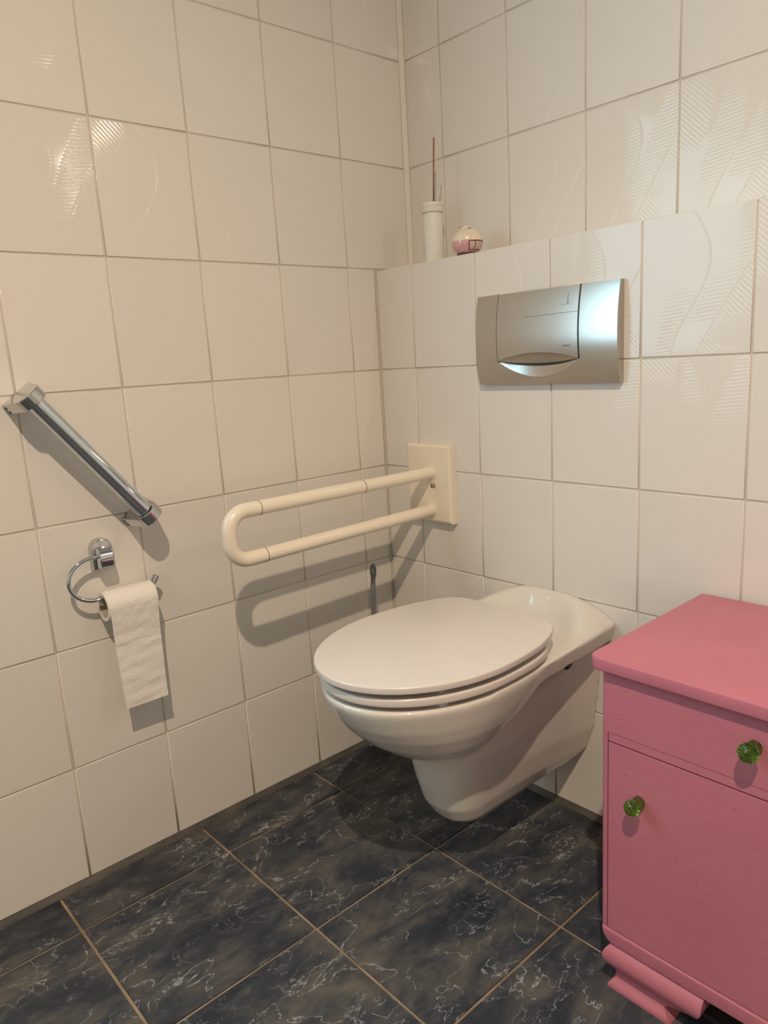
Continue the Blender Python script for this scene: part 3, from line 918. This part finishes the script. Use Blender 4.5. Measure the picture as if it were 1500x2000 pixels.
# ------------------------------------------------------------------ things on the ledge
VX, VY = 0.1535, 0.058
vase = empty('reed_diffuser', (VX, VY, ZT), 'tall white cylindrical reed diffuser bottle in the corner of the ledge', 'diffuser')
M['porcelain'] = (lambda t: t.set(col=(0.74, 0.74, 0.68, 1), rough=0.5, spec=0.4,
    normal=t.bump((lambda o: (lambda v: v.outputs['Distance'])((lambda v: (t.l(o, v.inputs['Vector']), v.inputs['Scale'].__setattr__('default_value', 190.0), v)[2])(t.n('ShaderNodeTexVoronoi'))))(t.obj()), 0.5, 0.0012)))(NT('dimpled_porcelain'))
M['porcelain_plain'] = plain('porcelain', (0.74, 0.72, 0.65), 0.4, var=0.01)
bm = bmesh.new(); lathe(bm, [(0.0215, 0.0), (0.0235, 0.002), (0.0238, 0.112), (0.0225, 0.115), (0.0225, 0.117)], (VX, VY, ZT), 40)
obj('bottle_body', bm, M['porcelain'], vase, angle=40)
bm = bmesh.new(); lathe(bm, [(0.0225, 0.1165), (0.0262, 0.118), (0.0268, 0.120), (0.0268, 0.1275), (0.0255, 0.1290), (0.0262, 0.1305), (0.0262, 0.138), (0.0250, 0.1395), (0.0215, 0.1395), (0.0205, 0.130), (0.002, 0.130)], (VX, VY, ZT), 40)
obj('bottle_neck', bm, M['porcelain_plain'], vase, angle=40)
bm = bmesh.new(); tube(bm, [(VX + 0.004, VY, ZT + 0.128), (VX + 0.0165, VY - 0.003, ZT + 0.281)], 0.0019, 8); obj('reed', bm, M['reed'], vase)
bm = bmesh.new(); tube(bm, [(VX + 0.012, VY + 0.010, ZT + 0.125), (VX + 0.017, VY + 0.016, ZT + 0.178)], 0.0014, 8); obj('reed', bm, M['reed_pale'], vase)

OX, OY = 0.2785, 0.038
orn = empty('ornament', (OX, OY, ZT), 'small round cream and pink ornament on the ledge beside the diffuser', 'ornament')
M['cream_glaze'] = plain('cream_glaze', (0.80, 0.70, 0.55), 0.25, coat=0.8, crough=0.08)
M['pink_glaze'] = plain('pink_glaze', (0.68, 0.36, 0.40), 0.25, coat=0.8, crough=0.08)
M['curl'] = plain('brown_curl_paint', (0.32, 0.19, 0.12), 0.5)
M['brown_line'] = plain('brown_outline', (0.10, 0.04, 0.03), 0.5)
RO = 0.0355
def orn_r(z):                                   # flattened ball, 0.058 high
    t = (z - 0.027) / 0.031
    return RO * math.sqrt(max(0.0, 1 - t * t)) if abs(t) < 1 else 0.0
zc_ = [0.0 + 0.0285 * k / 10 for k in range(11)]
bm = bmesh.new(); lathe(bm, [(orn_r(z) + 0.0004, z) for z in zc_], (OX, OY, ZT + 0.004), 40); obj('lower_shell', bm, M['pink_glaze'], orn, angle=60)
zc_ = [0.0285 + 0.0285 * k / 12 for k in range(13)]
bm = bmesh.new(); lathe(bm, [(orn_r(z), z) for z in zc_], (OX, OY, ZT + 0.004), 40); obj('upper_shell', bm, M['cream_glaze'], orn, angle=60)
bm = bmesh.new()
for dx, dy, dz, r in ((-0.012, -0.004, 0.0560, 0.0095), (-0.002, 0.000, 0.0585, 0.0105), (0.009, -0.003, 0.0555, 0.0090), (0.016, -0.003, 0.0525, 0.0070), (-0.004, -0.010, 0.0560, 0.0080)):
    s = bmesh.ops.create_uvsphere(bm, u_segments=14, v_segments=8, radius=r)
    for v in s['verts']: v.co += Vector((OX + dx, OY + dy, ZT + dz))
obj('lumpy_top', bm, M['cream_glaze'], orn)
def on_orn(a, z, e=0.0006):
    r = orn_r(z) + e
    return (OX + r * math.cos(a), OY + r * math.sin(a), ZT + 0.004 + z)
bm = bmesh.new()                                # brown outline of a small panel with a mark
aL, aR = math.radians(-42), math.radians(18)
zlo, zhi = 0.008, 0.026
N = 14
tube(bm, [on_orn(aL + (aR - aL) * k / N, zhi) for k in range(N + 1)], 0.0011, 6)
tube(bm, [on_orn(aL + (aR - aL) * k / N, zlo) for k in range(N + 1)], 0.0011, 6)
tube(bm, [on_orn(aL, zlo + (zhi - zlo) * k / 6) for k in range(7)], 0.0011, 6)
am = math.radians(-20)
tube(bm, [on_orn(am, zhi), on_orn(am + 0.02, 0.0205), on_orn(am + 0.09, 0.0175), on_orn(am + 0.02, 0.0135), on_orn(am - 0.06, 0.0105)], 0.0010, 6)
obj('painted_panel_outline', bm, M['brown_line'], orn)
M['pale_glaze'] = plain('pale_rose_glaze', (0.62, 0.45, 0.42), 0.3)
bm = bmesh.new()
gA = [[bm.verts.new(on_orn(aL + (aR - aL) * k / N, zlo + (zhi - zlo) * q / 6, 0.0007)) for k in range(N + 1)] for q in range(7)]
gB = [[bm.verts.new(on_orn(aL + (aR - aL) * k / N, zlo + (zhi - zlo) * q / 6, -0.0008)) for k in range(N + 1)] for q in range(7)]
for q in range(6):
    for k in range(N):
        bm.faces.new((gA[q][k], gA[q][k + 1], gA[q + 1][k + 1], gA[q + 1][k])); bm.faces.new((gB[q][k], gB[q + 1][k], gB[q + 1][k + 1], gB[q][k + 1]))
obj('painted_panel', bm, M['pale_glaze'], orn)
bm = bmesh.new(); lathe(bm, [(0.020, 0), (0.0235, 0.0015), (0.0245, 0.0075)], (OX, OY, ZT + 0.0), 32); obj('dark_foot', bm, M['brown_line'], orn)
for pts_ in (((-0.017, -0.008, 0.0600), (-0.014, -0.011, 0.0640), (-0.010, -0.013, 0.0660), (-0.006, -0.014, 0.0640), (-0.007, -0.014, 0.0605)),
             ((0.012, -0.012, 0.0590), (0.015, -0.011, 0.0612), (0.018, -0.008, 0.0605), (0.018, -0.007, 0.0580))):
    bm = bmesh.new(); tube(bm, [(OX + p[0], OY + p[1], ZT + p[2] - 0.001) for p in pts_], 0.0007, 6)
    obj('brown_curl', bm, M['curl'], orn)

# ------------------------------------------------------------------ pink cabinet
CX0, CX1 = 0.8815, 1.3145
CY0, CY1 = -0.3715, -0.014
cab = empty('pink_cabinet', ((CX0 + CX1) / 2, (CY0 + CY1) / 2, 0.0), 'pink painted bedside cabinet with green glass knobs', 'cabinet')
def round_rect(x0, x1, y0, y1, r_f, z, n=8, r_b=0.002):
    pts = []
    for cx, cy, a0, r in ((x0 + r_f, y0 + r_f, PI, r_f), (x1 - r_f, y0 + r_f, 1.5 * PI, r_f), (x1 - r_b, y1 - r_b, 0, r_b), (x0 + r_b, y1 - r_b, PI / 2, r_b)):
        for k in range(n + 1):
            a = a0 + PI / 2 * k / n
            pts.append(Vector((cx + r * math.cos(a), cy + r * math.sin(a), z)))
    return pts
bm = bmesh.new()
slab_outline(bm, lambda d, z: round_rect(0.8655 + d, 1.3305 - d, -0.3855 + d, -0.010 - d, 0.019 - d, z), 0.5585, 0.5795, 0.0028, 3)
obj('cabinet_top', bm, M['pink'], cab, angle=40)
# carcass: front view outline with rounded lower corners, slightly rounded front stiles
ZC0, ZC1 = 0.0825, 0.5588
def front_outline(d, y, x0=CX0, x1=CX1, r=0.022, n=8):
    pts = []
    for cx, cz, a0 in ((x0 + r, ZC0 + r, PI), (x1 - r, ZC0 + r, 1.5 * PI)):
        for k in range(n + 1):
            a = a0 + PI / 2 * k / n
            pts.append(Vector((cx + (r - d) * math.cos(a), y, cz + (r - d) * math.sin(a))))
    pts += [Vector((x1 - d, y, ZC1)), Vector((x0 + d, y, ZC1))]
    return pts
bm = bmesh.new()
rr = 0.007
rings = [front_outline(rr * (1 - math.sin(a)), CY0 + rr * (1 - math.cos(a)) + 0.0) for a in [PI / 2 * k / 5 for k in range(6)]]
# the rings above run from the front face (inset rr) back to full size
rings = [front_outline(rr * (1 - math.sin(PI / 2 * k / 5)), CY0 + rr * (1 - math.cos(PI / 2 * k / 5))) for k in range(6)]
rings += [front_outline(0, CY1)]
loft(bm, rings)
obj('carcass', bm, M['pink'], cab, angle=30)
# drawer, rail and door stand 1 mm proud of the carcass, dark gaps between
DX0, DX1 = CX0 + 0.0125, CX1 - 0.0125
def panel(name, x0, x1, z0, z1, proud, bev=0.0008):
    bm = bmesh.new(); box(bm, (x0, CY0 - proud, z0), (x1, CY0 + 0.004, z1), bev, 2)
    return obj(name, bm, M['pink'], cab, smooth=False)
bm = bmesh.new()
box(bm, (DX0 - 0.0010, CY0 - 0.0003, 0.1120), (DX0 + 0.0003, CY0 + 0.003, 0.4565))
box(bm, (DX0 - 0.0010, CY0 - 0.0003, 0.4402), (DX1, CY0 + 0.003, 0.4420))
box(bm, (DX0 - 0.0010, CY0 - 0.0002, 0.4553), (DX1, CY0 + 0.003, 0.4562))
obj('shadow_gap', bm, M['pink_dark'], cab, smooth=False)
drawer = panel('drawer_front', DX0 + 0.0002, DX1, 0.4560, 0.5565, 0.0012, 0.0006)
panel('drawer_rail', DX0 + 0.0006, DX1, 0.4420, 0.4556, 0.0004, 0.0004)
door = panel('door', DX0 + 0.0006, DX1, 0.1115, 0.4400, 0.0008, 0.0005)
# plinth bead under the door
bm = bmesh.new()
def rail_outline(d, y, r=0.022, n=8):
    pts = []
    for cx, a0 in ((CX0 + 0.0025 + r, PI), (CX1 - 0.0025 - r, 1.5 * PI)):
        for k in range(n + 1):
            a = a0 + PI / 2 * k / n
            pts.append(Vector((cx + (r - d) * math.cos(a), y, 0.0820 + r + (r - d) * math.sin(a))))
    return pts + [Vector((CX1 - 0.0025 - d, y, 0.1085 - d)), Vector((CX0 + 0.0025 + d, y, 0.1085 - d))]
loft(bm, [rail_outline(0.004 * (1 - math.sin(PI / 2 * k / 4)), CY0 - 0.0022 + 0.004 * (1 - math.cos(PI / 2 * k / 4))) for k in range(5)] + [rail_outline(0, CY0 + 0.02)])
obj('bottom_rail', bm, M['pink'], cab, angle=40)
# feet: stacked mitred moulding
foot_tab = [(0.0, 0.0010), (0.004, 0.0012), (0.0065, 0.0006), (0.012, -0.0045), (0.018, -0.0085), (0.024, -0.0095), (0.031, -0.0085), (0.037, -0.0045), (0.043, 0.0010), (0.050, 0.0055), (0.058, 0.0078), (0.066, 0.0070), (0.073, 0.0040), (0.0785, -0.001), (0.083, -0.008)]
def foot(mx, back):
    bm = bmesh.new(); rings = []
    for z, o_ in foot_tab:
        if z > 0.036: wlen = 0.150 + 0.012 * sstep(0.036, 0.06, z)
        else: wlen = 0.098 + 0.052 * sstep(0.020, 0.038, z) - 0.012 * (1 - sstep(0, 0.02, z)) * 0
        if z < 0.02: wlen = 0.112 - 0.014 * sstep(0.0, 0.02, z)
        xa, xb = CX0 + 0.0155 - o_, CX0 + 0.010 + wlen
        ya, yb = CY0 - 0.002 - o_, CY0 + 0.085
        if mx: xa, xb = CX0 + CX1 - xb, CX0 + CX1 - xa
        if back: ya, yb = CY0 + CY1 - yb, CY0 + CY1 - ya - 0.004
        rings.append([Vector(p) for p in ((xa, ya, z), (xb, ya, z), (xb, yb, z), (xa, yb, z))])
    loft(bm, rings)
    obj('foot', bm, M['pink'], cab, angle=35)
for mx in (0, 1):
    for bk in (0, 1): foot(mx, bk)
def knob(x, z, parent, yface):
    k = empty('knob', (x, yface, z)); k.parent = parent; k.location = Vector((x, yface, z)) - parent_origin(parent)
    return k
def add_knob(x, z, parent, r=0.0158):
    yf = CY0 - 0.001
    bm = bmesh.new()
    s = bmesh.ops.create_icosphere(bm, subdivisions=2, radius=r)
    for v in s['verts']: v.co = Vector((v.co.x, v.co.y * 0.88, v.co.z)) + Vector((x, yf - 0.0215, z))
    ball = obj('knob', bm, M['green'], parent, smooth=False)
    bm = bmesh.new()
    # a narrower glass neck between ball and wood
    tube(bm, [(x, yf + 0.0004, z), (x, yf - 0.002, z), (x, yf - 0.006, z), (x, yf - 0.011, z)], [0.0098, 0.0098, 0.0086, 0.0080], 18)
    obj('knob_neck', bm, M['green'], parent)
add_knob(1.1088, 0.5128, drawer, 0.0140); add_knob(0.9470, 0.3600, door, 0.0130)
